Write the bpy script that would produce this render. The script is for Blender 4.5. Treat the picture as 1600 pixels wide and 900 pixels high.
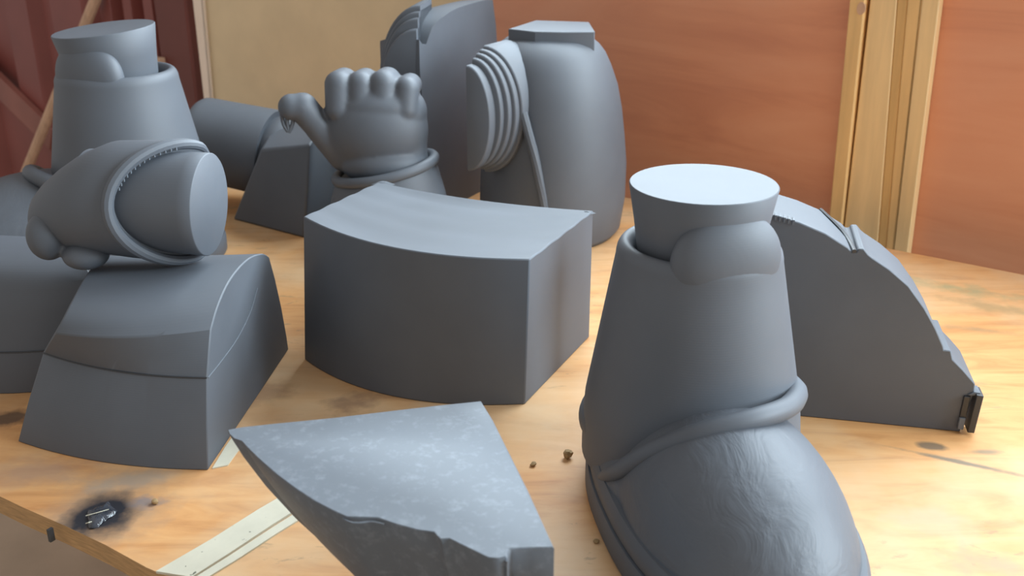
import bpy, bmesh, math, random
from mathutils import Vector, Matrix, noise
random.seed(7)
R = math.radians
sc = bpy.context.scene
for o in list(bpy.data.objects): bpy.data.objects.remove(o)
COL = sc.collection

# ------------------------------------------------------------------ camera, world, light
T = 0.75                       # height of the table top above the floor
EYE = 0.50                     # camera height above the table top
FPX = 1600.0; PITCH = R(22)
cd = bpy.data.cameras.new('camera'); cam = bpy.data.objects.new('camera', cd); COL.objects.link(cam)
cam.location = (0, 0, T + EYE); cam.rotation_euler = (R(90) - PITCH, 0, 0)
cd.sensor_width = 36; cd.lens = 36 * FPX / 1600; cd.clip_start = .01
cd.dof.use_dof = True; cd.dof.focus_distance = 0.98; cd.dof.aperture_fstop = 9
sc.camera = cam
vs = sc.view_settings
vs.view_transform = 'Standard'; vs.look = 'None'; vs.gamma = 1; vs.use_curve_mapping = False
vs.exposure = 0.12
w = bpy.data.worlds.new('world'); sc.world = w; w.use_nodes = True
bg = w.node_tree.nodes['Background']; bg.inputs[0].default_value = (1.0, .97, .94, 1); bg.inputs[1].default_value = 0.52

# the wall behind the table: a vertical plane; s runs along it to the right, n points into the room
WA = Vector((0.6887, 1.2835, 0)); WB = Vector((-0.7424, 2.3101, 0))
WU = (WA - WB).normalized(); WN = Vector((WU.y, -WU.x, 0))
W0 = WA - WN * .10             # the wall stands 10 cm behind the table edge
def wp(s, z, d=0.0): return W0 + WU * s + WN * d + Vector((0, 0, z))

# daylight of the window in this wall above the view, and of a window in the far right wall
WIN_S0, WIN_S1, WIN_Z0, WIN_Z1 = -1.25, .55, .56, 1.40
RX, RY0, RY1, RZ0, RZ1 = 2.6, -.50, .95, .60, 1.95
def daylight(loc, direction, sx, sz, watt):
    ld = bpy.data.lights.new('window_daylight', 'AREA'); ld.shape = 'RECTANGLE'
    ld.size = sx; ld.size_y = sz; ld.energy = watt; ld.color = (.74, .89, 1.0)
    lo = bpy.data.objects.new('window_daylight', ld); COL.objects.link(lo)
    lo.location = loc + Vector((0, 0, T)); lo.rotation_euler = direction.to_track_quat('-Z', 'Y').to_euler()
daylight(wp((WIN_S0 + WIN_S1) / 2, (WIN_Z0 + WIN_Z1) / 2, -.06), WN, WIN_S1 - WIN_S0, WIN_Z1 - WIN_Z0, 72)
daylight(Vector((RX + .06, (RY0 + RY1) / 2, (RZ0 + RZ1) / 2)), Vector((-1, 0, 0)), RY1 - RY0, RZ1 - RZ0, 172)

# ------------------------------------------------------------------ measuring helpers (table frame: z = 0 is the table top)
CP, SP = math.cos(PITCH), math.sin(PITCH)
def ray(px, py):
    a = (px - 800) / FPX; b = (450 - py) / FPX
    return Vector((a, CP + b * SP, -SP + b * CP))
E0 = Vector((0, 0, EYE))
def Z(px, py, z=0.0):
    d = ray(px, py); return E0 + d * ((z - EYE) / d.z)
def Y(px, py, y):
    d = ray(px, py); return E0 + d * (y / d.y)
def PL(px, py, p, n):                       # on the plane through p with normal n
    d = ray(px, py); return E0 + d * ((p - E0).dot(n) / d.dot(n))
def WPX(px, py): return PL(px, py, W0, WN)
def ws(px, py):
    p = WPX(px, py); return (p - W0).dot(WU), p.z

# ------------------------------------------------------------------ materials
def new_mat(name):
    m = bpy.data.materials.new(name); m.use_nodes = True
    nt = m.node_tree; b = nt.nodes['Principled BSDF']
    return m, nt, b, nt.nodes, nt.links
def ramp(N, stops):
    r = N.new('ShaderNodeValToRGB'); e = r.color_ramp.elements
    while len(e) < len(stops): e.new(.5)
    for i, (p, c) in enumerate(stops):
        e[i].position = p; e[i].color = (c[0], c[1], c[2], 1) if len(c) == 3 else c
    return r
def tex(N, L, scale, stretch=(1, 1, 1), detail=4, rough=.55, rot=0, dist=0.0, geo=False):
    tc = N.new('ShaderNodeTexCoord'); mp = N.new('ShaderNodeMapping')
    mp.inputs['Scale'].default_value = stretch; mp.inputs['Rotation'].default_value = (0, 0, rot)
    if geo:
        g = N.new('ShaderNodeNewGeometry'); L.new(g.outputs['Position'], mp.inputs['Vector'])
    else: L.new(tc.outputs['Object'], mp.inputs['Vector'])
    n = N.new('ShaderNodeTexNoise'); n.inputs['Scale'].default_value = scale
    n.inputs['Detail'].default_value = detail; n.inputs['Roughness'].default_value = rough; n.inputs['Distortion'].default_value = dist
    L.new(mp.outputs['Vector'], n.inputs['Vector']); return n
def mixc(N, L, fac, a, b, mode='MIX'):
    m = N.new('ShaderNodeMix'); m.data_type = 'RGBA'; m.blend_type = mode
    for s, v in ((m.inputs[0], fac), (m.inputs[6], a), (m.inputs[7], b)):
        if isinstance(v, (int, float)): s.default_value = v
        elif isinstance(v, tuple): s.default_value = (*v, 1)
        else: L.new(v, s)
    return m.outputs[2]
def bump(N, L, b, h, strength, dist=.001):
    bp = N.new('ShaderNodeBump'); bp.inputs['Strength'].default_value = strength; bp.inputs['Distance'].default_value = dist
    L.new(h, bp.inputs['Height']); L.new(bp.outputs[0], b.inputs['Normal'])

def grey(name, col=(.083, .094, .112), rough=.62, dust=0.0, layers=True):
    m, nt, b, N, L = new_mat(name)
    n1 = tex(N, L, 9, detail=3)
    r = ramp(N, [(.3, tuple(c * .9 for c in col)), (.7, tuple(c * 1.1 for c in col))]); L.new(n1.outputs[0], r.inputs[0])
    c = r.outputs[0]
    if dust:
        n2 = tex(N, L, 120, detail=5, rough=.7); r2 = ramp(N, [(.52, (0, 0, 0)), (.75, (dust, dust, dust))]); L.new(n2.outputs[0], r2.inputs[0])
        c = mixc(N, L, r2.outputs[0], c, (.5, .55, .6))
    L.new(c, b.inputs['Base Color'])
    b.inputs['Roughness'].default_value = rough; b.inputs['Specular IOR Level'].default_value = .8
    if layers:
        tc = N.new('ShaderNodeTexCoord'); wv = N.new('ShaderNodeTexWave'); wv.bands_direction = 'Z'
        wv.inputs['Scale'].default_value = 160; wv.inputs['Distortion'].default_value = .3
        L.new(tc.outputs['Object'], wv.inputs['Vector'])
        bump(N, L, b, wv.outputs['Fac'], .04, .0004)
    return m
GREY = grey('matte_grey_filament')
GREYS = grey('matte_grey_filament_sanded', col=(.10, .115, .136), rough=.62, dust=.16, layers=False)
GREYT = grey('matte_grey_filament_scuffed', rough=.58, layers=False)
_nt = GREYT.node_tree; _tn = tex(_nt.nodes, _nt.links, 28, (1, .5, 1), 4, .6, dist=1.5); bump(_nt.nodes, _nt.links, _nt.nodes['Principled BSDF'], _tn.outputs[0], .35, .004)
BLACK = grey('dark_grey_filament', col=(.02, .021, .024), rough=.5, layers=False)

def plain(name, col, rough=.6, var=.12, scale=20, stretch=(1, 1, 1), bumpy=.1):
    m, nt, b, N, L = new_mat(name)
    n = tex(N, L, scale, stretch, 5)
    r = ramp(N, [(.25, tuple(c * (1 - var) for c in col)), (.75, tuple(min(1, c * (1 + var)) for c in col))]); L.new(n.outputs[0], r.inputs[0])
    L.new(r.outputs[0], b.inputs['Base Color']); b.inputs['Roughness'].default_value = rough
    bump(N, L, b, n.outputs[0], bumpy, .002)
    return m

def table_mat():
    m, nt, b, N, L = new_mat('worn_plywood')
    gr = tex(N, L, 7, (1.0, 5, 1), 7, .6, rot=R(35), dist=1.2, geo=True)
    r = ramp(N, [(.28, (.50, .225, .08)), (.5, (.64, .32, .122)), (.72, (.71, .39, .165))]); L.new(gr.outputs[0], r.inputs[0])
    c = r.outputs[0]
    # broad patches of paler, worn wood
    n2 = tex(N, L, 5, detail=5, geo=True); r2 = ramp(N, [(.40, (0, 0, 0)), (.64, (.85, .85, .85))]); L.new(n2.outputs[0], r2.inputs[0])
    c = mixc(N, L, r2.outputs[0], c, (.66, .47, .28))
    # scattered dark scuffs
    n3 = tex(N, L, 26, (1, 2.6, 1), 6, .65, rot=R(20), dist=.6, geo=True); r3 = ramp(N, [(.60, (0, 0, 0)), (.67, (.75, .75, .75))]); L.new(n3.outputs[0], r3.inputs[0])
    n3b = tex(N, L, 4.5, detail=2, geo=True); r3b = ramp(N, [(.46, (0, 0, 0)), (.62, (1, 1, 1))]); L.new(n3b.outputs[0], r3b.inputs[0])
    c = mixc(N, L, mixc(N, L, 1.0, r3.outputs[0], r3b.outputs[0], 'MULTIPLY'), c, (.24, .17, .10))
    # single spots: burn mark, paint smears, dark scratches, brown patches
    g = N.new('ShaderNodeNewGeometry')
    wob = tex(N, L, 38, detail=4, geo=True)
    def spot(p, rx, ry, rot, col, inner, amp, wobble):
        nonlocal c
        mp = N.new('ShaderNodeMapping'); mp.vector_type = 'TEXTURE'
        mp.inputs['Location'].default_value = (p.x, p.y, T); mp.inputs['Rotation'].default_value = (0, 0, rot); mp.inputs['Scale'].default_value = (rx, ry, 1)
        L.new(g.outputs['Position'], mp.inputs['Vector'])
        ln = N.new('ShaderNodeVectorMath'); ln.operation = 'LENGTH'; L.new(mp.outputs[0], ln.inputs[0])
        ma = N.new('ShaderNodeMath'); ma.operation = 'MULTIPLY_ADD'; L.new(wob.outputs[0], ma.inputs[0]); ma.inputs[1].default_value = wobble
        L.new(ln.outputs['Value'], ma.inputs[2])
        rr = ramp(N, [(inner, (amp, amp, amp)), (1.0, (0, 0, 0))])
        sb = N.new('ShaderNodeMath'); sb.operation = 'SUBTRACT'; L.new(ma.outputs[0], sb.inputs[0]); sb.inputs[1].default_value = wobble * .5
        L.new(sb.outputs[0], rr.inputs[0])
        c = mixc(N, L, rr.outputs[0], c, col)
    spot(Z(155, 800), .062, .075, 0, (.30, .22, .16), .3, .7, 1.1)
    spot(Z(158, 806), .034, .046, 0, (.018, .018, .024), .45, 1, .9)
    spot(Z(228, 782), .016, .014, 0, (.22, .19, .19), .4, .8, 2.2)
    spot(Z(205, 752), .050, .016, .3, (.36, .30, .24), .2, .6, 2.0)
    spot(Z(70, 735), .07, .03, .2, (.42, .26, .18), .2, .6, 1.6)
    spot(Z(10, 655), .05, .02, .2, (.05, .035, .03), .3, .8, 2.4)
    spot(Z(1495, 450), .10, .022, -.5, (.33, .31, .17), .1, .75, 2.4)
    spot(Z(1550, 480), .09, .018, -.5, (.36, .25, .12), .1, .7, 2.4)
    spot(Z(1530, 515), .06, .010, -.3, (.34, .22, .11), .1, .7, 2.2)
    spot(Z(1455, 697), .016, .009, -.2, (.16, .11, .07), .5, .9, 1.2)
    spot(Z(1500, 722), .070, .0045, -.45, (.17, .14, .10), .3, .85, 1.6)
    spot(Z(1540, 706), .018, .006, 0, (.25, .19, .12), .4, .8, 1.2)
    spot(Z(1450, 815), .05, .03, -.3, (.50, .36, .22), .2, .6, 2.2)
    spot(Z(1540, 880), .05, .022, -.2, (.34, .26, .17), .1, .6, 2.4)
    spot(Z(400, 615), .05, .03, .4, (.30, .17, .09), .2, .6, 2.0)  # brown patches beside the middle block, this and the next
    spot(Z(545, 632), .035, .022, .4, (.26, .15, .09), .2, .7, 2.4)
    L.new(c, b.inputs['Base Color'])
    b.inputs['Roughness'].default_value = .55; b.inputs['Specular IOR Level'].default_value = .4
    bump(N, L, b, gr.outputs[0], .15, .002)
    return m
TABLE = table_mat()
EDGE = plain('plywood_edge', (.42, .24, .10), .7, .3, 60, (1, 1, 12))
LEGW = plain('rough_timber', (.40, .27, .15), .8, .25, 8, (6, 6, 1))

def ply_mat():
    m, nt, b, N, L = new_mat('red_plywood')
    tc = N.new('ShaderNodeTexCoord')
    n = tex(N, L, 3.2, (.7, .7, 4.2), 6, .55, dist=.9, geo=True)
    r = ramp(N, [(.25, (.56, .21, .11)), (.5, (.72, .31, .165)), (.75, (.78, .37, .21))]); L.new(n.outputs[0], r.inputs[0])
    n2 = tex(N, L, 1.6, detail=3, geo=True); r2 = ramp(N, [(.4, (0, 0, 0)), (.7, (.5, .5, .5))]); L.new(n2.outputs[0], r2.inputs[0])
    c = mixc(N, L, r2.outputs[0], r.outputs[0], (.64, .31, .21))
    L.new(c, b.inputs['Base Color']); b.inputs['Roughness'].default_value = .5
    bump(N, L, b, n.outputs[0], .08, .002)
    return m
PLY = ply_mat()
PINE = plain('pale_pine', (.78, .50, .21), .55, .16, 6, (9, 9, .7), .05)
PINE2 = plain('honey_pine', (.68, .42, .16), .55, .22, 6, (9, 9, .7), .05)
PINE3 = plain('light_sapwood', (.82, .58, .29), .55, .14, 6, (9, 9, .7), .05)
CREAM = plain('stained_cream_panel', (.76, .60, .38), .8, .12, 5, (1, 1, 1), .05)
REDM = plain('red_painted_sheet', (.235, .062, .05), .5, .15, 5)
REDF = plain('dark_red_frame', (.155, .04, .03), .55, .15, 5)
REDB = plain('faded_red_brace', (.28, .10, .075), .55, .15, 8)
JAMB = plain('sunlit_jamb', (.92, .76, .62), .6, .06, 10)  # sunlight on the jamb is put into this pale colour
STICK = plain('raw_stick', (.55, .34, .22), .7, .2, 10, (8, 8, 1))
FLOORM = plain('dusty_concrete', (.50, .40, .30), .9, .25, 3)
PAPER = plain('painted_white_strip', (.60, .56, .44), .6, .10, 30)
_nt = PAPER.node_tree; _b = _nt.nodes['Principled BSDF']; _src = _b.inputs['Base Color'].links[0].from_socket
_sn = tex(_nt.nodes, _nt.links, 130, detail=2); _sr = ramp(_nt.nodes, [(.70, (0, 0, 0)), (.73, (.9, .9, .9))]); _nt.links.new(_sn.outputs[0], _sr.inputs[0])
_nt.links.new(mixc(_nt.nodes, _nt.links, _sr.outputs[0], _src, (.06, .07, .04)), _b.inputs['Base Color'])
CRUMB = plain('wood_crumb', (.34, .22, .10), .8, .3, 60)
PLASTIC, _nt, _b, _N, _L = new_mat('melted_film')
_n = tex(_N, _L, 70); _r = ramp(_N, [(.3, (.02, .022, .03)), (.8, (.07, .075, .09))]); _L.new(_n.outputs[0], _r.inputs[0]); _L.new(_r.outputs[0], _b.inputs['Base Color'])
_b.inputs['Roughness'].default_value = .12; bump(_N, _L, _b, _n.outputs[0], .6, .004)

# ------------------------------------------------------------------ object helpers
def thing(name, label, cat, p, group=None):
    o = bpy.data.objects.new(name, None); o.empty_display_size = .03; COL.objects.link(o)
    o.location = (p[0], p[1], p[2] + T); o['label'] = label; o['category'] = cat
    if group: o['group'] = group
    return o
def setting(name, p=(0, 0, 0)):
    o = bpy.data.objects.new(name, None); COL.objects.link(o); o.location = (p[0], p[1], p[2] + T); o['kind'] = 'structure'
    return o
def abs_loc(o):
    v = Vector(o.location)
    while o.parent: o = o.parent; v += Vector(o.location)
    return v
def mk(name, verts, faces, mat, parent=None, smooth=35, bevel=0.0, bseg=2, origin=None, label=None):
    """one mesh object from points in the table frame"""
    if origin is None:
        origin = (abs_loc(parent) - Vector((0, 0, T))) if parent else Vector(verts[0])
    origin = Vector(origin)
    me = bpy.data.meshes.new(name)
    me.from_pydata([tuple(Vector(v) - origin) for v in verts], [], faces)
    bm = bmesh.new(); bm.from_mesh(me); bmesh.ops.remove_doubles(bm, verts=bm.verts, dist=1e-6)
    bmesh.ops.recalc_face_normals(bm, faces=bm.faces); bm.to_mesh(me); bm.free()
    for p in me.polygons: p.use_smooth = True
    me.set_sharp_from_angle(angle=R(smooth))
    me.materials.append(mat)
    o = bpy.data.objects.new(name, me); COL.objects.link(o)
    if parent:
        o.parent = parent; o.location = origin + Vector((0, 0, T)) - abs_loc(parent)
    else: o.location = origin + Vector((0, 0, T))
    if bevel:
        md = o.modifiers.new('bevel', 'BEVEL'); md.width = bevel; md.segments = bseg; md.limit_method = 'ANGLE'; md.angle_limit = R(40); md.harden_normals = False
    if label: o['label'] = label
    return o
def loft(rings, cap0=True, cap1=True, closed=True):
    n = len(rings[0]); V = [p for r in rings for p in r]; Fc = []
    for i in range(len(rings) - 1):
        for j in range(n if closed else n - 1):
            k = (j + 1) % n
            Fc.append((i * n + j, i * n + k, (i + 1) * n + k, (i + 1) * n + j))
    if cap0: Fc.append(tuple(range(n - 1, -1, -1)))
    if cap1: Fc.append(tuple((len(rings) - 1) * n + j for j in range(n)))
    return V, Fc
def prism(poly, d):                          # a planar outline pushed along d
    return loft([list(poly), [p + d for p in poly]])
def ellipse(c, u, v, a, b, n=48, t0=0, t1=None):
    if t1 is None: return [c + u * (a * math.cos(2 * math.pi * i / n)) + v * (b * math.sin(2 * math.pi * i / n)) for i in range(n)]
    return [c + u * (a * math.cos(t0 + (t1 - t0) * i / n)) + v * (b * math.sin(t0 + (t1 - t0) * i / n)) for i in range(n + 1)]
UX, UY, UZ = Vector((1, 0, 0)), Vector((0, 1, 0)), Vector((0, 0, 1))
def spline(pts, n=8, closed=False):
    out = []; m = len(pts); P = [Vector(p) for p in pts]
    rng = m if closed else m - 1
    for i in range(rng):
        p1, p2 = P[i], P[(i + 1) % m]
        p0 = P[i - 1] if (i > 0 or closed) else p1 * 2 - p2
        p3 = P[(i + 2) % m] if (i + 2 < m or closed) else p2 * 2 - p1
        for k in range(n):
            t = k / n
            out.append(.5 * ((2 * p1) + (p2 - p0) * t + (2 * p0 - 5 * p1 + 4 * p2 - p3) * t * t + (3 * p1 - p0 - 3 * p2 + p3) * t ** 3))
    if not closed: out.append(P[-1])
    return out
def tube(path, rad, n=12, closed=False, taper=0.0, flat=1.0, up=UZ):
    rings = []; m = len(path)
    for i, p in enumerate(path):
        a = path[i - 1] if (i > 0 or closed) else path[i]; b = path[(i + 1) % m] if (i < m - 1 or closed) else path[i]
        t = (b - a).normalized(); s = t.cross(up)
        if s.length < 1e-3: s = t.cross(UX)
        s.normalize(); q = s.cross(t).normalized()
        r = rad
        if taper and not closed: r = rad * (1 - taper * abs(2 * i / (m - 1) - 1) ** 4)
        rings.append([p + s * (r * math.cos(2 * math.pi * k / n)) + q * (r * flat * math.sin(2 * math.pi * k / n)) for k in range(n)])
    if closed:
        rings.append(rings[0]); return loft(rings, False, False)
    return loft(rings)
def blob(name, shapes, mat, parent, voxel=.003, iters=6, floor=None, label=None, warp=None):
    """ellipsoids ('e', c, (rx,ry,rz)[, rot]) and tapered capsules ('c', a, b, ra, rb) grown into ONE smooth skin"""
    bm = bmesh.new()
    for s in shapes:
        if s[0] == 'e':
            M = Matrix.Translation(s[1]) @ (s[3] if len(s) > 3 else Matrix()) @ Matrix.Diagonal((*s[2], 1))
            bmesh.ops.create_icosphere(bm, subdivisions=4, radius=1, matrix=M)
        else:
            a, b2, ra, rb = s[1:5]; L_ = (b2 - a).length; k = max(2, int(L_ / (min(ra, rb) * .3)))
            for i in range(k + 1):
                t = i / k; bmesh.ops.create_icosphere(bm, subdivisions=3, radius=ra + (rb - ra) * t, matrix=Matrix.Translation(a.lerp(b2, t)))
    me = bpy.data.meshes.new(name); bm.to_mesh(me); bm.free()
    o = bpy.data.objects.new(name, me); COL.objects.link(o)
    md = o.modifiers.new('r', 'REMESH'); md.mode = 'VOXEL'; md.voxel_size = voxel
    md = o.modifiers.new('s', 'SMOOTH'); md.factor = .5; md.iterations = iters
    dg = bpy.context.evaluated_depsgraph_get()
    me2 = bpy.data.meshes.new_from_object(o.evaluated_get(dg)); bpy.data.objects.remove(o); bpy.data.meshes.remove(me)
    base = abs_loc(parent) - Vector((0, 0, T))
    for v in me2.vertices:
        if warp: v.co = warp(v.co.copy())
        if floor is not None and v.co.z < floor: v.co.z = floor
        v.co -= base
    for p in me2.polygons: p.use_smooth = True
    me2.name = name; me2.materials.clear(); me2.materials.append(mat)
    o = bpy.data.objects.new(name, me2); COL.objects.link(o); o.parent = parent
    if label: o['label'] = label
    return o
def box_pts(c, u, v, w_, a, b, h):
    return [[c + u * (sx * a) + v * (sy * b) + w_ * (sz * h) for sx, sy in ((-1, -1), (1, -1), (1, 1), (-1, 1))] for sz in (0, 1)]

# ------------------------------------------------------------------ the room
fl = mk('floor', [(-4, -1.5, -T), (3, -1.5, -T), (3, 5, -T), (-4, 5, -T), (-4, -1.5, -T - .05), (3, -1.5, -T - .05), (3, 5, -T - .05), (-4, 5, -T - .05)],
        [(0, 1, 2, 3), (4, 5, 6, 7), (0, 1, 5, 4), (1, 2, 6, 5), (2, 3, 7, 6), (3, 0, 4, 7)], FLOORM, origin=(0, 0, -T)); fl['kind'] = 'structure'
ZT = 2.05
def wall_slab(name, s0, s1, z0, z1, d0, d1, mat, parent=None, bevel=0):
    v, f = loft([[wp(s0, z0, d0), wp(s1, z0, d0), wp(s1, z0, d1), wp(s0, z0, d1)], [wp(s0, z1, d0), wp(s1, z1, d0), wp(s1, z1, d1), wp(s0, z1, d1)]])
    return mk(name, v, f, mat, parent, bevel=bevel)
s_jamb, _ = ws(328, 150); s_cream, _ = ws(735, 150)
s_post, _ = ws(1390, 200)
wb = setting('wall_back', wp(0, -T))
ZW = WIN_Z0 - .04
wall_slab('plywood_panel', s_cream, s_post, -T, ZW, -.02, 0, PLY, wb)
S_END = .78
wall_slab('plywood_panel', s_post, S_END, -T, ZW, -.02, 0, PLY, wb)
wall_slab('wall_above_window', s_cream, S_END, WIN_Z1 + .04, ZT, -.02, 0, PLY, wb)
for a, b2 in ((s_cream, WIN_S0 - .04), (WIN_S1 + .04, S_END)):
    if b2 > a: wall_slab('wall_beside_window', a, b2, ZW, WIN_Z1 + .04, -.02, 0, PLY, wb)
wr = setting('wall_right', (RX, .2, -T))
def box_between(name, lo_, hi, mat, parent):
    v, f = loft([[Vector((lo_[0], lo_[1], z)), Vector((hi[0], lo_[1], z)), Vector((hi[0], hi[1], z)), Vector((lo_[0], hi[1], z))] for z in (lo_[2], hi[2])])
    return mk(name, v, f, mat, parent)
for lo_, hi in (((RX, -1.4, -T), (RX + .03, 2.6, RZ0)), ((RX, -1.4, RZ1), (RX + .03, 2.6, ZT)), ((RX, -1.4, RZ0), (RX + .03, RY0, RZ1)), ((RX, RY1, RZ0), (RX + .03, 2.6, RZ1))):
    box_between('wall_panel', lo_, hi, CREAM, wr)
wn = setting('window_2', (RX, (RY0 + RY1) / 2, RZ0)); ym = (RY0 + RY1) / 2
for y0, y1, z0, z1 in ((RY0, RY0 + .04, RZ0, RZ1), (ym - .02, ym + .02, RZ0, RZ1), (RY1 - .04, RY1, RZ0, RZ1), (RY0, RY1, RZ0, RZ0 + .04), (RY0, RY1, RZ1 - .04, RZ1)):
    box_between('window_frame', (RX - .02, y0, z0), (RX + .028, y1, z1), PINE, wn)
wl = wall_slab('wall_left', s_jamb, s_cream, -T, ZT, -.03, -.004, CREAM); wl['kind'] = 'structure'
wn = setting('window_1', wp((WIN_S0 + WIN_S1) / 2, WIN_Z0)); sm_ = (WIN_S0 + WIN_S1) / 2
for a, b2 in ((WIN_S0 - .04, WIN_S0), (sm_ - .02, sm_ + .02), (WIN_S1, WIN_S1 + .04)):
    wall_slab('window_frame', a, b2, WIN_Z0, WIN_Z1, -.02, .03, PINE, wn)
for c, d in ((WIN_Z0 - .04, WIN_Z0), (WIN_Z1, WIN_Z1 + .04)):
    wall_slab('window_frame', WIN_S0 - .04, WIN_S1 + .04, c, d, -.02, .03, PINE, wn)
# the post: five pine boards side by side, slightly out of plumb
tr = setting('trim_1', wp(s_post, -T))
def lean_board(parent, a_top, a_bot, b_top, b_bot, d0, d1, mat, name='board', ZB=WIN_Z0 - .045):
    def line(p, q):
        (s0, z0), (s1, z1) = ws(*p), ws(*q); k = (s1 - s0) / (z1 - z0)
        return lambda z: s0 + k * (z - z0)
    A, B = line(a_top, a_bot), line(b_top, b_bot)
    v, f = loft([[wp(A(z), z, d0), wp(B(z), z, d0), wp(B(z), z, d1), wp(A(z), z, d1)] for z in (-T, ZB)])
    return mk(name, v, f, mat, parent, bevel=.002)
lean_board(tr, (1338, 0), (1305, 340), (1362, 0), (1325, 344), .001, .030, PINE)
lean_board(tr, (1367, 0), (1327, 344), (1409, 0), (1378, 382), .001, .0225, PINE3)
lean_board(tr, (1409, 0), (1378, 382), (1425, 0), (1391, 382), .001, .0215, PINE2)
lean_board(tr, (1425, 0), (1391, 382), (1447, 0), (1403, 382), .001, .0225, PINE)
lean_board(tr, (1447, 0), (1403, 382), (1475, 0), (1425, 390), .001, .0225, PINE3)
kn = ellipse(WPX(1356, 10) + WN * .027, WU, UZ, .006, .009, 16); v, f = loft([kn, [p + WN * .004 for p in kn]]); mk('knot', v, f, STICK, tr)
# jamb between red door and cream panel, coloured as if sunlit
tj = setting('trim_2', wp(s_jamb, -T))
lean_board(tj, (304, 0), (321, 150), (318, 0), (331, 150), -.01, .006, JAMB, ZB=ZT)
# red sheet-metal door
dr = setting('door_1', wp(s_jamb - .5, -T))
s_d0 = ws(-330, 100)[0]; s_d1 = ws(303, 75)[0]
ridge = [ws(x, 60)[0] for x in (-300, -250, -190, -140, -80, -30, 12, 64, 78, 152, 165, 187, 200, 219, 231, 252)]
s_far = ridge[0] - 1.68
ridge = [s_far + .14 * i + d for i in range(12) for d in (.02, .09)] + ridge
prof = [(s_far, 0)]
for i in range(0, len(ridge), 2):
    a, b2 = ridge[i], ridge[i + 1]; e = (b2 - a) * .18
    prof += [(a, 0), (a + e, .028), (b2 - e, .028), (b2, 0)]
prof += [(ws(254, 60)[0], 0)]
rings = [[wp(s, z, -.02 + d) for s, d in prof] for z in (-T, ZT)]
v, f = loft(rings + [[wp(s, ZT, -.05) for s, d in prof], [wp(s, -T, -.05) for s, d in prof], rings[0]], False, False, closed=False)
mk('corrugated_sheet', v, f, REDM, dr, smooth=20)
wall_slab('door_stile', ws(254, 60)[0], s_d1, -T, ZT, -.05, .012, REDF, dr, .003)
a, b2 = WPX(-140, -15), WPX(95, 215)
dd = (b2 - a).normalized(); q = dd.cross(WN)
v, f = loft([[p + q * h + WN * d for h, d in ((-.035, .01), (.035, .01), (.035, .03), (-.035, .03))] for p in (a, b2)]); mk('diagonal_brace', v, f, REDB, dr, bevel=.002)
hg = WPX(258, 95) + WN * .012
v, f = loft(box_pts(hg, WU, UZ, WN, .02, .012, .02)); mk('latch', v, f, STICK, dr, bevel=.003)
# stick leaning on the door
a, b2 = WPX(165, 0) + WN * .03, PL(20, 320, W0 + WN * .10, WN)
a = a + (a - b2) * .3
b2 = a + (b2 - a) * ((-T - a.z) / (b2.z - a.z))
st = mk('wooden_stick', *tube([a.lerp(b2, i / 12) for i in range(13)], .014, 10), STICK, origin=b2)
st['label'] = 'thin pale wooden stick leaning on the red sheet-metal door'; st['category'] = 'stick'

# ------------------------------------------------------------------ table
tb = thing('work_table', 'worn stained plywood table that carries all the grey printed pieces', 'table', (0, 1.2, -T))
fl0, fl1 = Z(0, 775), Z(250, 895)
k = (fl1 - fl0).normalized()
A0, A1 = fl0 - k * .45, fl1 + k * .75
bR, bL = WA + WU * .45, WB + WU * .02
out = [fl0 - k * .22, A1, Vector((.85, .12, 0)), bR, bL, Z(25, 335), Z(-150, 430)]
rng = random.Random(3); edge = []
for i in range(len(out)):
    p, q = out[i], out[(i + 1) % len(out)]; n = max(2, int((q - p).length / .05)); nn = (q - p).normalized().cross(UZ)
    for j in range(n):
        edge.append(p.lerp(q, j / n) + (nn * rng.uniform(-.0015, .0015) if j else Vector()))
v, f = loft([edge, [p - UZ * .019 for p in edge]])
top = mk('table_top', v, f, TABLE, tb, smooth=30)
top.data.materials.append(EDGE)
for p in top.data.polygons:
    if abs(p.normal.z) < .5: p.material_index = 1
for x, y in ((-.30, 1.15), (.62, .55), (.62, 1.12), (-.62, 2.0)):
    v, f = loft(box_pts(Vector((x, y, -T)), UX, UY, UZ, .03, .03, T - .019)); mk('leg', v, f, LEGW, tb, bevel=.003)
kp = Z(74, 828) + k.cross(UZ) * -.0022; v, f = loft(box_pts(kp - UZ * .012, k, k.cross(UZ), UZ, .0014, .0023, .0118)); mk('edge_notch', v, f, BLACK, tb)

# ------------------------------------------------------------------ middle block
def arc_edge(p, q, bulge, n=18):
    d = q - p; s = Vector((d.y, -d.x, 0)).normalized()
    return [p.lerp(q, i / n) + s * (bulge * 4 * (i / n) * (1 - i / n)) for i in range(n + 1)]
HB = .165
fl_, fr_ = Z(476, 562), Z(820, 632)
flt, frt = Y(474, 338, fl_.y), Y(828, 405, fr_.y)
brt, blt = Y(927, 329, 1.085), Y(592, 284, 1.235)
blk = thing('curved_block', 'large grey block with curved front and chipped back corners in the middle', 'printed block', (fl_ + fr_) / 2)
NB = 18
front_b, front_t = arc_edge(fl_, fr_, .038, NB), arc_edge(flt, frt, .034, NB)
brb, blb = Vector((brt.x, brt.y, 0)), Vector((blt.x, blt.y, 0))
back_b, back_t = arc_edge(blb, brb, .018, NB), arc_edge(blt, brt, .016, NB)
rows = 22; V = []; Fc = []
for i in range(rows + 1):                    # top, with shallow steps running parallel to the curved front
    t = i / rows
    for j in range(NB + 1):
        p = front_t[j].lerp(back_t[j], t); e = min(1, 6 * t * (1 - t) * 2)
        V.append(p + UZ * (.0005 * math.sin(t * 26) * e - .004 * e * math.sin(math.pi * j / NB)))
n = NB + 1
for i in range(rows):
    for j in range(NB): Fc.append((i * n + j, i * n + j + 1, (i + 1) * n + j + 1, (i + 1) * n + j))
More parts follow.
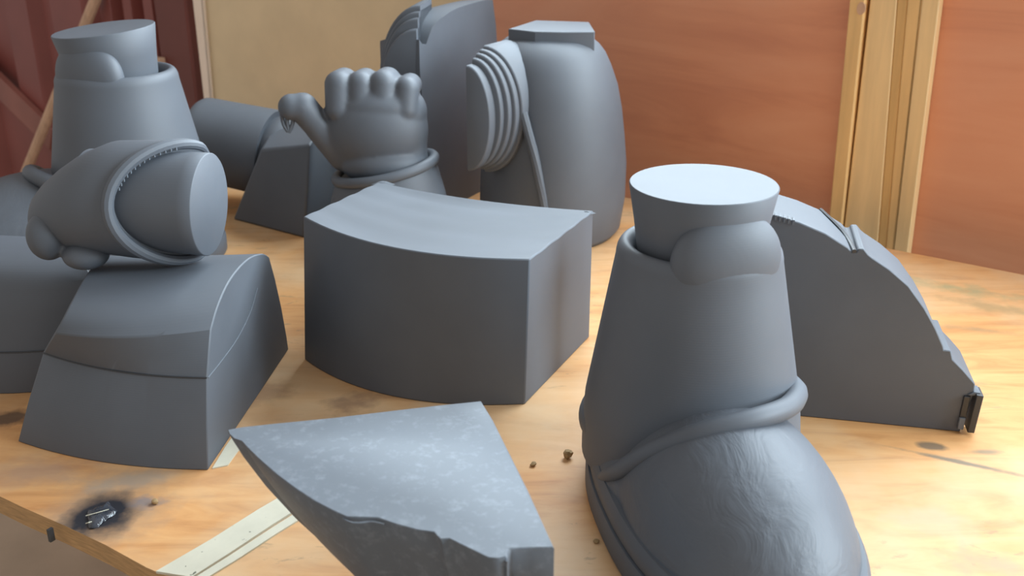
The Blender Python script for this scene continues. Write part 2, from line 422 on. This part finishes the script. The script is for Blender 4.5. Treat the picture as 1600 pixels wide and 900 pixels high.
o_fb = len(V); V += front_b; o_bb = len(V); V += back_b
for j in range(NB):
    Fc.append((j, j + 1, o_fb + j + 1, o_fb + j)); Fc.append((rows * n + j, rows * n + j + 1, o_bb + j + 1, o_bb + j))
for j in (0, NB): Fc.append(tuple([i * n + j for i in range(rows + 1)] + [o_bb + j, o_fb + j]))
Fc.append(tuple([o_fb + j for j in range(n)] + [o_bb + j for j in range(NB, -1, -1)]))
mk('block_body', V, Fc, GREY, blk, smooth=30, bevel=.0015)
for p, s, sz in ((blt, 1, .012), (brt, -1, .007)):
    c = p + (Vector((.006, -.006, -.001)) if s > 0 else Vector((-.006, -.004, -.001)))
    pts = [c + Vector((random.uniform(-1, 1) * sz, random.uniform(-.5, .5) * sz, random.uniform(0, .35) * sz)) for _ in range(4)]
    base = [c + Vector((sz * math.cos(a) * 1.3, sz * .6 * math.sin(a), -.001)) for a in (0, 1.5, 3.1, 4.7)]
    mk('chipped_corner', *loft([base, [b_ * .35 + (c + UZ * sz * .42) * .65 for b_ in base]]), GREYS, blk)

# ------------------------------------------------------------------ front wedge piece with the pale flat top
HC = .13
wedge = thing('flat_topped_wedge', 'grey wedge with pale flat top and ragged curved edge nearest the camera', 'printed wedge', Z(640, 760, HC) * Vector((1, 1, 0)) if False else Vector((-.06, .60, 0)))
tp = [(355, 671), (357, 677), (364, 684), (376, 688), (384, 697), (402, 715), (430, 740), (460, 763), (490, 783), (520, 799), (540, 808), (565, 809), (590, 810), (620, 820), (655, 829), (680, 832), (685, 838), (690, 843), (704, 842),
      (722, 851), (745, 862), (766, 872), (780, 873), (792, 870), (793, 860), (800, 857), (830, 856), (866, 855)]
bk = [(850, 820), (825, 765), (795, 705), (770, 655), (752, 626)]
bk2 = [(700, 631), (620, 640), (520, 652), (430, 661), (375, 667)]
topo = [Z(x, y, HC) for x, y in tp + bk + bk2]
corner = Z(752, 626, HC)
def shrink(p, i, h):                          # the shell narrows towards the table, most on the left
    x = (corner.x - p.x); kf = 1 - (1 - h / HC) ** 1.5 * .0
    t = 1 - h / HC
    d = .075 * t * (.55 + .45 * t)
    wgt = max(0, min(1, (p.x + .0) / (-.20)))
    fr = max(0, min(1, (corner.y - p.y - .0) / .15))
    right = 1 if p.x > .0 else 0
    q = p + Vector((d * wgt * 1.25, d * .55 * fr * (1 - right) - d * .15 * wgt, 0)); q.z = h
    return q
rings = []
for h in (HC, HC - .0012, HC * .85, HC * .66, HC * .45, HC * .22, 0):
    if h == HC:
        cc = sum(topo, Vector()) / len(topo); rings.append([p + (cc - p).normalized() * .0012 for p in topo])
    else: rings.append([shrink(p, i, h) for i, p in enumerate(topo)])
mk('wedge_body', *loft(rings), GREYS, wedge, smooth=50)
lp = [Z(x, y, HC) - UZ * .002 for x, y in ((535, 806), (548, 812), (562, 813), (580, 811), (600, 815))]
mk('loose_thread', *tube(spline(lp, 4), .0006, 6), GREYS, wedge)
sm = [shrink(Z(792, 870, HC), 0, h) + Vector((0, -.001, 0)) for h in (HC - .002, HC * .8, HC * .6, HC * .3)]
mk('seam_line', *tube(spline(sm, 4), .0008, 6), GREYS, wedge)

# ------------------------------------------------------------------ boots
def boot(name, label, loc, rot, hs, r_top, r_bot, lobe_dir, plug_h=.062, plug_r=.058, toe=1.0, plug_tilt=(0, 0), scale=1.0):
    t = thing(name, label, 'printed boot', loc)
    M = Matrix.Translation(loc) @ Matrix.Rotation(rot, 4, 'Z')
    W_ = lambda x, y, z: M @ Vector((x, y, z))
    # sole: two stacked bands
    def outline(k, z, n=72):
        out = []
        for i in range(n):
            a = 2 * math.pi * i / n; ca, sa = math.cos(a), math.sin(a)
            e = 2 / 2.3
            x = math.copysign(abs(ca) ** e, ca) * (.097 - .006 * -sa) * k; y = -.078 * toe + math.copysign(abs(sa) ** e, sa) * (.178 * toe) * (1 + (k - 1) * .6)
            out.append(W_(x, y, z))
        return out
    mk('sole', *loft([outline(.985, 0), outline(1.0, .003), outline(1.0, .019), outline(.985, .023)]), GREY, t, smooth=60)
    mk('welt', *loft([outline(.95, .022), outline(.97, .025), outline(.965, .034), outline(.93, .040)]), GREY, t, smooth=60)
    E_ = lambda c, r, rx=0: ('e', W_(*c), r, Matrix.Rotation(rot, 4, 'Z') @ Matrix.Rotation(rx, 4, 'X'))
    blob('boot_foot', [E_((0, -.105 * toe, .018), (.089, .142, .098), R(6)), E_((0, -.05, .030), (.0915, .125, .055)), E_((0, .0, .05), (.091, .092, .070))], GREYT, t, .003, 8, .030)
    # shaft: cone with a rolled lip around the socket
    rings = []
    prof = [(.030, r_bot * 1.02), (.06, r_bot * 1.015), (.085, r_bot * .99)]
    for i in range(1, 9):
        u = i / 8; prof.append((.085 + (hs - .018 - .085) * u, r_bot * .99 + (r_top - r_bot * .99) * u))
    for a in range(15, 181, 15):
        prof.append((hs - .018 + .013 * math.sin(R(a)), r_top - .0075 * (1 - math.cos(R(a)))))
    prof += [(hs - .04, r_top - .016)]
    lean = .004
    for z, r in prof:
        rings.append(ellipse(W_(-lean * z / hs, 0, z), M.to_3x3() @ UX, M.to_3x3() @ UY, r, r, 64))
    mk('shaft', *loft(rings), GREY, t, smooth=60)
    # plug: a peg that widens upwards
    Rt = Matrix.Rotation(plug_tilt[0], 3, 'X') @ Matrix.Rotation(plug_tilt[1], 3, 'Y')
    pc = W_(-lean, 0, hs - .035)
    pr = [(0, plug_r * .80), ((plug_h + .035) * .6, plug_r * .91), (plug_h + .034, plug_r * .999), (plug_h + .035, plug_r * .985)]
    rings = [ellipse(pc + Rt @ Vector((0, 0, z)), Rt @ UX, Rt @ UY, r, r, 64) for z, r in pr]
    pl = mk('ankle_peg', *loft(rings), GREY, t, smooth=50)
    ld_ = Vector((math.cos(lobe_dir), math.sin(lobe_dir), 0)); lt = ld_.cross(UZ)
    cen = pc + ld_ * (plug_r * .74) + UZ * .040
    Rl = Matrix((lt, ld_, UZ)).transposed().to_4x4()
    blob('overlap_lobe', [('e', cen - UZ * .013, (plug_r * .80, plug_r * .385, .041), Rl)], GREY, t, .002, 4)
    path = []
    for i in range(17):
        a = R(200 - 170 * i / 16)
        path.append(cen + lt * (plug_r * .66 * math.cos(a)) * -1 + UZ * (.034 * math.sin(a) + .002) + ld_ * (plug_r * (.20 - .16 * abs(math.cos(a)) ** 2)))
    # instep ridge: the hem of the trouser leg over the foot
    hem = []
    ca_, sa_ = math.cos(R(6)), math.sin(R(6))
    def solid(x, y, z):
        yy, zz = y + .105 * toe, z - .018
        y2, z2 = yy * ca_ + zz * sa_, -yy * sa_ + zz * ca_
        if (x / .089) ** 2 + (y2 / .142) ** 2 + (z2 / .098) ** 2 < 1: return True
        return math.hypot(x, y) < r_bot * 1.015 - max(0, z - .085) * .2
    for q_ in spline([(-.0885, -.040, .034), (-.082, -.066, .056), (-.060, -.088, .086), (-.028, -.104, .108), (.010, -.106, .117), (.044, -.088, .114), (.067, -.058, .108), (.0785, -.022, .099), (.077, .018, .092), (.060, .050, .088)], 5):
        hem.append(W_(*q_))
    mk('instep_hem', *tube(hem, .0088, 12, taper=.5), GREY, t, smooth=60)
    skirt = []
    hv = [W_(-.098 - .0, .028 - .0, .034 + .0)]
    hp = [W_(-.0955, .0 + .004 * math.sin(i), .036 + .013 * i) for i in range(6)]
    t.scale = (scale,) * 3
    blob('heel_counter', [E_((0, .012, .058), (.0965, .078, .042))], GREY, t, .003, 5, .03)
    return t, W_
bootA, WAf = boot('foot_piece', 'grey boot with a conical leg and disc-topped ankle peg at the front right', Vector((.156, .785, 0)), R(9), .230, .0675, .092, R(-72), plug_h=.043, plug_r=.0590)
bootH, WHf = boot('foot_piece', 'grey boot at the back left in front of the red door', Vector((-.522, 1.36, 0)), R(-68), .230, .0675, .092, R(-112), plug_h=.041, plug_r=.0560, scale=1.16, plug_tilt=(R(2), R(-5)))

# ------------------------------------------------------------------ quarter-disc slab on the right
p0, p1 = Z(1245, 650), Z(1500, 675)
u = (p1 - p0).normalized(); nrm = Vector((u.y, -u.x, 0))           # faces the camera
slab = thing('quarter_disc_slab', 'dark grey upright slab with a stepped quarter-circle edge behind the front boot', 'printed slab', (p0 + p1) / 2)
op = [(1110, 326), (1140, 326), (1175, 330), (1215, 337), (1250, 348), (1290, 365), (1325, 387), (1331, 394), (1338, 394), (1341, 389), (1350, 389), (1357, 398), (1363, 403), (1390, 421), (1420, 447), (1445, 482), (1462, 513), (1474, 541), (1475, 547), (1486, 548), (1489, 562), (1505, 578), (1524, 600), (1522, 615), (1502, 674)]
sp = [PL(x, y, p0, nrm) for x, y in op] + [p0 - u * .09 - nrm * 0]
sp[-2] = p1.copy(); sp[-1].z = 0
TH = .074
mk('slab_body', *loft([[p - nrm * d for p in sp] for d in (0, TH)]), GREY, slab, smooth=22, bevel=.0012)
# curved groove running over the rim, and the ribbed print marks beside it
gpath = spline([PL(x, y, p0, nrm) for x, y in ((1335, 393), (1331, 391), (1322, 384), (1306, 374), (1290, 365))], 3)
gpt = [p - nrm * (TH * (i / (len(gpath) - 1)) ** .8) for i, p in enumerate(gpath)]
mk('rim_groove', *tube(gpt, .0022, 8), BLACK, slab)
for i in range(9):
    c = PL(1184 + i * 7, 331.2 + i * 1.9, p0, nrm) - nrm * .004
    mk('layer_rib', *loft(box_pts(c - UZ * .003, u, nrm, UZ, .0009, .005, .0048)), GREYS, slab)
# clip at the lower right corner
cu = PL(1518, 615, p0, nrm); cl_ = PL(1500, 672, p0, nrm)
ax = (cu - cl_).normalized(); sd = ax.cross(nrm)
def bar(c0, c1, a, b_, off, name, mat):
    v, f = loft([[p + u * sx * a + nrm * (off + sy * b_) for sx, sy in ((-1, -1), (1, -1), (1, 1), (-1, 1))] for p in (c0, c1)])
    return mk(name, v, f, mat, slab, bevel=.0008)
bar(PL(1515, 672, p0, nrm), PL(1530, 614, p0, nrm), .0032, .010, -.004, 'clip_bar', BLACK)
bar(PL(1501, 662, p0, nrm), PL(1511, 618, p0, nrm), .0030, .002, .0005, 'clip_slot', BLACK)
bar(PL(1499, 668, p0, nrm), PL(1503, 650, p0, nrm), .0028, .002, .0025, 'clip_tab', GREYS)
bar(PL(1516, 617, p0, nrm), PL(1527, 612, p0, nrm), .003, .008, -.006, 'clip_tab', GREYS)
bar(PL(1520, 668, p0, nrm), PL(1522, 660, p0, nrm), .003, .006, -.008, 'clip_tab', GREYS)

# ------------------------------------------------------------------ left wedge blocks
bf, bb = Z(325, 735), Z(451, 546)
eu = (bb - bf).normalized(); en = Vector((eu.y, -eu.x, 0))
right = [PL(x, y, bf, en) for x, y in ((325, 735), (324, 660), (324, 590), (327, 550), (330, 515), (340, 480), (355, 445), (372, 420), (390, 403), (405, 397), (414, 397), (421, 402), (430, 435), (440, 480), (448, 525), (451, 546))]
leftp = [(28, 690), (45, 625), (68, 551), (75, 538), (86, 521), (98, 498), (112, 470), (128, 440), (143, 418), (158, 403), (166, 400), (172, 402)]
zr = [p.z for p in right]
left = [Z(x, y, z) for (x, y), z in zip(leftp, zr)]
tail = left[-1]
for j in range(12, 16): 
    kf = (j - 11) / 4; left.append(Vector((tail.x - .02 * kf, tail.y + .045 * kf, zr[j])))
def resample(pr):
    return pr[:5] + spline(pr[4:12], 4)[1:] + pr[12:]
i_seam, n_front = 2, 30.0
right, left = resample(right), resample(left)
eb = thing('domed_wedge_block', 'grey wedge block with rounded top and pale end face under the forearm piece', 'printed wedge', (bf + bb) / 2)
rings = []
NR = 30
for i in range(NR + 1):
    t = i / NR; bl = 4 * t * (1 - t)
    rings.append([a.lerp(b_, t) + Vector((-.05, -.22, 0)) * (.055 * bl * max(0, 1 - max(0, j - 4) / 28)) for j, (a, b_) in enumerate(zip(right, left))])
mk('block_body', *loft(rings), GREY, eb, smooth=19, bevel=.0012)
seam = [r[2] + Vector((-.0002, -.0006, 0)) for r in rings]
mk('seam_line', *tube(seam, .0007, 6), BLACK, eb)
s2 = [PL(x, y, bf, en) + en * .0002 for x, y in ((325, 590), (345, 565), (370, 530), (390, 490), (402, 450))]
mk('end_seam', *tube(spline(s2, 5), .0005, 6), GREYS, eb)

# the half-hidden block at the left border
fb = thing('dark_round_block', 'dark grey seamed block half out of view at the left border', 'printed wedge', Z(-60, 590))
f0, f1 = Z(75, 611), Z(-150, 588)
t0, t1 = Y(150, 412, f0.y + .02), Y(-150, 398, f1.y + .02)
prof_f = []
def fring(t):
    a = f0.lerp(f1, t); c = t0.lerp(t1, t); bl = 4 * t * (1 - t) * .02
    pts = []
    for h in (0, .25, .45, .65, .82):
        q = a.lerp(c, h ** 1.3); q.z = c.z * h; q.y -= bl; pts.append(q)
    for k_ in range(1, 6):
        an = R(18 * k_); q = a.lerp(c, .85); pts.append(Vector((c.x - .006 * k_, q.y - bl + .05 * (1 - math.cos(an)), c.z * (.82 + .18 * math.sin(an)))))
    pts.append(Vector((c.x - .03, c.y + .09, c.z * .96))); pts.append(Vector((a.x - .02, a.y + .11, 0)))
    return pts
frs = [fring(i / 10) for i in range(11)]
mk('block_body', *loft(frs), GREY, fb, smooth=30, bevel=.001)
mk('seam_line', *tube([(r[1].lerp(r[2], .45)) + Vector((0, -.0006, 0)) for r in frs], .0007, 6), BLACK, fb)

# ------------------------------------------------------------------ forearm piece lying on the two blocks
GY = .935
gc = Y(328, 320, GY)
ga = Vector((.985, -.12, -.045)).normalized()                       # axis towards the pale end
GS = .95; gs = ga.cross(UZ).normalized() * GS; gu = gs.cross(ga).normalized() * GS; ga = ga * GS      # gs faces the camera side
arm = thing('forearm_piece', 'grey sleeve-shaped forearm with a pale oval end lying on the wedge block', 'printed arm', gc - ga * .09 - UZ * .055)
rings = []
for d, r in ((-.125, .044), (-.08, .0465), (-.04, .048), (-.015, .0485), (-.001, .0488), (0, .0478)):
    rings.append(ellipse(gc + ga * d, gs, gu, r * .98, r * 1.07, 56))
mk('inner_arm', *loft(rings), GREY, arm, smooth=50)
def sleeve_end(phi):                          # how far the sleeve reaches, by angle (0 = camera side, 90 = top)
    c = math.cos(phi - R(8)); return -.014 - .062 * (max(0, (c + .35) / 1.35)) ** 1.3
ns = 72; rings = []
stn = [(-.200, .012), (-.197, .020), (-.190, .027), (-.175, .034), (-.150, .042), (-.120, .050), (-.085, .0562), (-.05, .0585), (0, .0590)]
for kx, (d, r) in enumerate(stn):
    ring = []
    for i in range(ns):
        ph = 2 * math.pi * i / ns; e = sleeve_end(ph)
        dd_ = -.188 + (d + .2) / .2 * (e + .188)
        droop = -.034 * max(0, (-.09 - dd_) / .11) ** 1.5
        ring.append(gc + ga * dd_ + gs * (r * .98 * math.cos(ph)) + gu * (r * 1.03 * math.sin(ph)) + UZ * droop)
    rings.append(ring)
outer_last = rings[-1]
inner = []
for i in range(ns):
    ph = 2 * math.pi * i / ns; e = sleeve_end(ph)
    inner.append(gc + ga * (e - .004) + gs * (.049 * .98 * math.cos(ph)) + gu * (.049 * 1.05 * math.sin(ph)))
mk('sleeve', *loft(rings + [inner]), GREY, arm, smooth=50)
rim = []
for i in range(40):
    ph = R(-125 + 270 * i / 39); e = sleeve_end(ph)
    rim.append(gc + ga * (e - .003) + gs * (.057 * .98 * math.cos(ph)) + gu * (.057 * 1.04 * math.sin(ph)))
mk('sleeve_rim', *tube(rim, .0058, 10, taper=.6, up=ga), GREY, arm)
for i in range(14):                           # torn print support along the rim
    ph = R(25 + 62 * i / 13); e = sleeve_end(ph)
    c = gc + ga * (e + .002) + gs * (.0525 * .98 * math.cos(ph)) + gu * (.0525 * 1.04 * math.sin(ph))
    mk('support_nub', *loft(box_pts(c, ga, gs, gu, .0022, .0010, .0030)), GREYS, arm)
hp_ = Y(75, 368, GY - .01)
blob('hand_stub', [('e', hp_, (.019, .022, .024)), ('c', hp_ + Vector((.02, .01, .012)), hp_ + Vector((.055, .02, .020)), .020, .030), ('e', hp_ + Vector((.035, -.004, -.018)), (.022, .02, .014))], GREY, arm, .002, 6)
mk('support_drip', *tube(spline([Y(128, 396, GY), Y(131, 404, GY - .005), Y(133, 414, GY - .008)], 4), .0035, 8), GREY, arm)

# ------------------------------------------------------------------ bent arm piece behind
IY = 1.50
ia = thing('bent_arm_piece', 'grey bent arm piece with thick round sleeve left of the hand', 'printed arm', Z(430, 350))
g1, g2 = Z(363, 343), Z(474, 372)
iu = (g2 - g1).normalized(); inn = Vector((iu.y, -iu.x, 0))
fr = [g1, g2, PL(475, 228, g1, inn) - inn * .012, PL(398, 236, g1, inn) - inn * .012]
bkv = [g1 - inn * .12 + iu * .01, g2 - inn * .13 + iu * .055, Y(512, 196, g2.y + .12), Y(442, 180, g1.y + .10)]
mid = [a.lerp(b_, .5) + Vector((0, 0, .004 if i > 1 else 0)) for i, (a, b_) in enumerate(zip(fr, bkv))]
mk('forearm', *loft([fr, mid, bkv]), GREY, ia, smooth=30, bevel=.004, bseg=3)
c0, c1 = Y(312, 216, 1.615), Y(428, 240, 1.585)
ca = (c1 - c0).normalized(); cs = ca.cross(UZ).normalized(); cu_ = cs.cross(ca)
rr = .067
rings = [ellipse(c0 - ca * .004, cs, cu_, rr * .82, rr * .82, 56), ellipse(c0, cs, cu_, rr * .93, rr * .93, 56), ellipse(c0 + ca * .006, cs, cu_, rr * .985, rr * .985, 56), ellipse(c0 + ca * .015, cs, cu_, rr, rr, 56), ellipse(c1 - ca * .008, cs, cu_, rr * 1.03, rr * 1.03, 56), ellipse(c1, cs, cu_, rr * 1.01, rr * 1.01, 56)]
mk('upper_sleeve', *loft(rings), GREY, ia, smooth=50)
rings = [ellipse(c1 + ca * (d + .012 * 0), cs, cu_, r, r, 56) for d, r in ((-.002, rr * .86), (.012, rr * .95), (.02, rr * .93), (.05, rr * .8))]
mk('elbow_ring', *loft(rings), GREY, ia, smooth=50)

# ------------------------------------------------------------------ thumbs-out hand
HY = 1.40
kx = .000905
hd = thing('hand_piece', 'grey cartoon fist with thumb sticking out left standing behind the middle block', 'printed hand', Vector((Y(600, 300, HY).x, HY, 0)))
P = lambda x, y, dy=0.0: Y(x, y, HY) + Vector((0, dy, 0))
sh = [('e', P(588, 202), (80 * kx, .053, 74 * kx)), ('c', P(551, 172), P(556, 228), 40 * kx, 42 * kx), ('c', P(627, 175), P(626, 235), 40 * kx, 42 * kx), ('e', P(590, 165), (72 * kx, .046, 36 * kx)), ('e', P(600, 250), (70 * kx, .056, 36 * kx))]
for x, yt, r, yb in ((532, 129, 21, 172), (566, 129, 20.5, 170), (601, 128, 21, 170), (637, 135, 18.5, 174)):
    sh += [('c', P(x + (590 - x) * .03, yb - 8, -.022), P(x, yt, -.016), r * kx, r * kx * 1.02), ('c', P(x, yt, -.016), P(x + 1, yt + 4, .030), r * kx * 1.02, r * kx)]
sh += [('c', P(540, 240, -.005), P(503, 196, -.014), 27 * kx, 23 * kx), ('c', P(503, 196, -.014), P(478, 163, -.022), 22 * kx, 23 * kx), ('c', P(478, 163, -.022), P(461, 161, -.026), 22 * kx, 20 * kx)]
blob('fist', sh, GREY, hd, .0024, 7)
for pts in ([(447, 170), (450, 186), (457, 198)], [(466, 174), (463, 188), (458, 199)], [(455, 176), (456, 186), (458, 197)]):
    mk('support_drip', *tube(spline([P(x, y, -.03) for x, y in pts], 4), .0028, 8), GREY, hd)
wc = P(602, 262, .0); wu = (P(680, 243) - P(525, 274)).normalized()
band = ellipse(wc, wu, UY, 78 * kx, .064, 48)
mk('wrist_band', *tube(band, .0075, 12, closed=True), GREY, hd, smooth=60)
rings = []
for tt, a, b_ in ((0, 76, .063), (.12, 83, .069), (.4, 92, .074), (.75, 97, .078), (1.0, 99, .080)):
    c = wc.lerp(Vector((wc.x + .004, HY, 0)), tt); uu = wu.lerp(UX, min(1, tt * 1.2)).normalized()
    rings.append(ellipse(c, uu, UY, a * kx, b_, 48))
rings[-1] = [Vector((p.x, p.y, 0)) for p in rings[-1]]
mk('sleeve', *loft(rings), GREY, hd, smooth=50)

# ------------------------------------------------------------------ half torso (right) and its other half
def socket(parent, c, n_, side, layers, mat=GREY):
    """stepped half-round arm socket: half ellipses stacked along n_"""
    hu = n_.cross(UZ).normalized() * side
    for i, (d0, d1, a, b_, dz) in enumerate(layers):
        rings = []
        for d, kk in ((d0, 1.0), (d1 - .003, 1.0), (d1 - .001, .985), (d1, .955)):
            rings.append(ellipse(c + n_ * d + UZ * dz, hu, UZ, a * kk, b_ * kk, 28, -math.pi / 2, math.pi / 2))
        mk('socket_disc' if i == len(layers) - 1 else 'socket_ring', *loft(rings), mat, parent, smooth=50)
LY = 1.49; kl = .00097
to = thing('torso_half', 'grey barrel-shaped torso half with ringed arm socket and flat neck block', 'printed torso', Vector((Y(868, 300, LY).x, LY, 0)))
rows_ = [(56, 800, 918, .050), (60, 790, 927, .062), (68, 779, 937, .074), (80, 770, 946, .086), (100, 764, 955, .098), (130, 760, 965, .108), (165, 758, 971, .116), (205, 756, 975, .121), (250, 752, 978, .125), (300, 750, 976, .125), (345, 750, 968, .122), (362, 752, 960, .118)]
rings = []
for py, xl, xr, b_ in rows_:
    a, c = Y(xl, py, LY), Y(xr, py, LY); z = a.z
    rings.append(ellipse((a + c) / 2, UX, UY, (c.x - a.x) / 2, b_, 64))
zmin = rings[-1][0].z
rings = [[Vector((p.x, p.y, max(0, p.z))) for p in r] for r in rings]
if zmin > 0: rings.append([Vector((p.x, p.y, 0)) for p in rings[-1]])
mk('torso_body', *loft(rings), GREY, to, smooth=60)
nb_t = [Z(794, 43, Y(860, 42, LY).z), Z(838, 29, Y(860, 42, LY).z), Z(924, 38, Y(860, 42, LY).z), Z(924, 41, Y(860, 42, LY).z), Z(880, 46, Y(860, 42, LY).z), Z(840, 48, Y(860, 42, LY).z)]
ztop = Y(860, 42, LY).z
nb_t = [Vector((Y(x, 42, LY).x, LY + dy, ztop + dz)) for x, dy, dz in ((794, -.02, 0), (838, .05, .003), (924, .045, .001), (926, -.045, 0), (880, -.052, 0), (835, -.048, 0))]
mk('neck_block', *loft([nb_t, [p - UZ * .030 for p in nb_t]]), GREY, to, smooth=30, bevel=.0015)
n_ = Vector((-.50, -.866, 0))
sc_c = Vector((Y(757, 172, LY - .085).x, LY - .085, Y(757, 172, LY - .085).z))
socket(to, sc_c, n_, -1, [(-.06, .002, .062, .088, 0), (-.04, .012, .057, .083, .001), (-.03, .021, .051, .079, .001), (-.02, .030, .044, .075, 0), (-.02, .046, .036, .072, -.004)])
hemL = spline([Y(817, 176, LY - .110), Y(824, 202, LY - .114), Y(834, 240, LY - .1195), Y(843, 285, LY - .122), Y(850, 325, LY - .122), Y(853, 345, LY - .121)], 6)
mk('coat_seam', *tube(hemL, .0066, 10), GREY, to)

KG1 = Z(683, 336); kd = Vector((.45, .893, 0)); kn_ = Vector((kd.y, -kd.x, 0))      # cut face looks right
kt = thing('torso_half', 'tall grey torso half with its flat cut face beside the hand', 'printed torso', KG1 + kd * .06 - kn_ * .04)
ko = [(683, 336), (668, 250), (660, 160), (656, 110), (655, 62), (661, 70), (666, 69), (669, 60), (676, 41), (688, 29), (704, 18), (716, 12), (735, 6), (762, -1), (770, 0), (775, 40), (780, 120), (783, 200), (784, 280), (783, 316)]
kp_ = [PL(x, y, KG1, kn_) for x, y in ko]
kp_[0].z = 0; kp_[-1].z = 0
for p in kp_: p.z = max(0, p.z)
cen = sum(kp_, Vector()) / len(kp_)
rings = []
for d, sx_, sz_ in ((0, 1, 1), (.02, .995, .99), (.045, .97, .965), (.065, .92, .92), (.08, .84, .85), (.09, .72, .74), (.095, .55, .55)):
    ring = []
    for p in kp_:
        q = p - cen; al = q.dot(kd)
        ring.append(cen + kd * (al * sx_) + UZ * (q.z * sz_ if q.z > 0 else q.z) - kn_ * d)
    rings.append(ring)
mk('torso_body', *loft(rings), GREY, kt, smooth=40)
n2 = Vector((-.12, -.993, 0))
kc = Vector((Y(656, 140, KG1.y - .03).x, KG1.y - .01, Y(656, 128, KG1.y - .03).z))
socket(kt, kc, n2, 1, [(-.10, -.012, .066, .112, -.006), (-.10, -.002, .062, .104, -.006), (-.10, .008, .058, .096, -.006), (-.10, .020, .056, .086, -.010)])

# ------------------------------------------------------------------ small things on the table
def flat_strip(name, pts_l, pts_r, th, mat, label, cat):
    v, f = loft([[l, r, r + UZ * th, l + UZ * th] for l, r in zip(pts_l, pts_r)])
    o = mk(name, v, f, mat, None, origin=(pts_l[0] + pts_r[0]) / 2); o['label'] = label; o['category'] = cat; return o
ws_ = thing('white_strip', 'thin white painted strip beside the pale-topped wedge', 'strip', Z(280, 898))
def layer(name, l, r, th, mat): mk(name, *loft([[p, q, q + UZ * th, p + UZ * th] for p, q in zip(l, r)]), mat, ws_)
layer('strip_board', [Z(244, 896), Z(330, 846), Z(404, 799), Z(440, 778)], [Z(300, 905), Z(358, 868), Z(424, 824), Z(462, 800)], .0022, PAPER)
layer('split_edge', [Z(302, 906), Z(360, 869.5), Z(426, 826), Z(464, 802)], [Z(318, 908), Z(374, 874), Z(433, 835), Z(472, 811)], .0014, PAPER)
flat_strip('white_offcut', [Z(332, 733), Z(352, 700), Z(364, 683)], [Z(356, 728), Z(372, 706), Z(386, 694)], .0012, PAPER, 'small white offcut between the wedge block and the pale-topped wedge', 'offcut')
mf = thing('melted_film', 'shiny dark scrap of melted film on the burn mark', 'scrap', Z(157, 806))
c = Z(157, 806); rings = []
for zz, kk in ((0, 1), (.0015, .9), (.003, .6), (.0035, .25)):
    rings.append([c + Vector((.011 * kk * math.cos(a) * (1 + .25 * math.sin(3 * a)), .016 * kk * math.sin(a) * (1 + .2 * math.cos(4 * a)), zz + .0012 * kk * math.sin(5 * a) ** 2)) for a in [2 * math.pi * i / 36 for i in range(36)]])
mk('film', *loft(rings), PLASTIC, mf, smooth=60)
for (x0, y0, x1, y1) in ((134, 806, 170, 796), (134, 818, 143, 815)):  # thin white slivers painted in as glints on the shiny film
    mk('painted_glint', *tube([Z(x0, y0, .003), Z((x0 + x1) / 2, (y0 + y1) / 2, .0045), Z(x1, y1, .003)], .0004, 6), PAPER, mf)
def crumb(px, py, r, label, squash=.7):
    c = Z(px, py); bm = bmesh.new(); bmesh.ops.create_icosphere(bm, subdivisions=2, radius=r)
    for v_ in bm.verts:
        v_.co *= 1 + .45 * noise.noise(v_.co * 300 + Vector((px, py, 0)))
        v_.co.z *= squash
    lo_ = min(v_.co.z for v_ in bm.verts)
    me = bpy.data.meshes.new('wood_crumb')
    for v_ in bm.verts: v_.co.z -= lo_
    bm.to_mesh(me); bm.free(); me.materials.append(CRUMB)
    o = bpy.data.objects.new('wood_crumb', me); COL.objects.link(o); o.location = c + Vector((0, 0, T)); o['label'] = label; o['category'] = 'crumb'; o['group'] = 'wood crumbs beside the front boot'
crumb(887, 716, .0042, 'largest brown crumb left of the front boot heel', 1.0)
crumb(833, 728, .0028, 'dark crumb midway between the wedge and the front boot heel')
crumb(932, 848, .0026, 'dark crumb beside the sole of the front boot near the picture bottom')
crumb(242, 787, .0030, 'small brown crumb beside the burn mark')
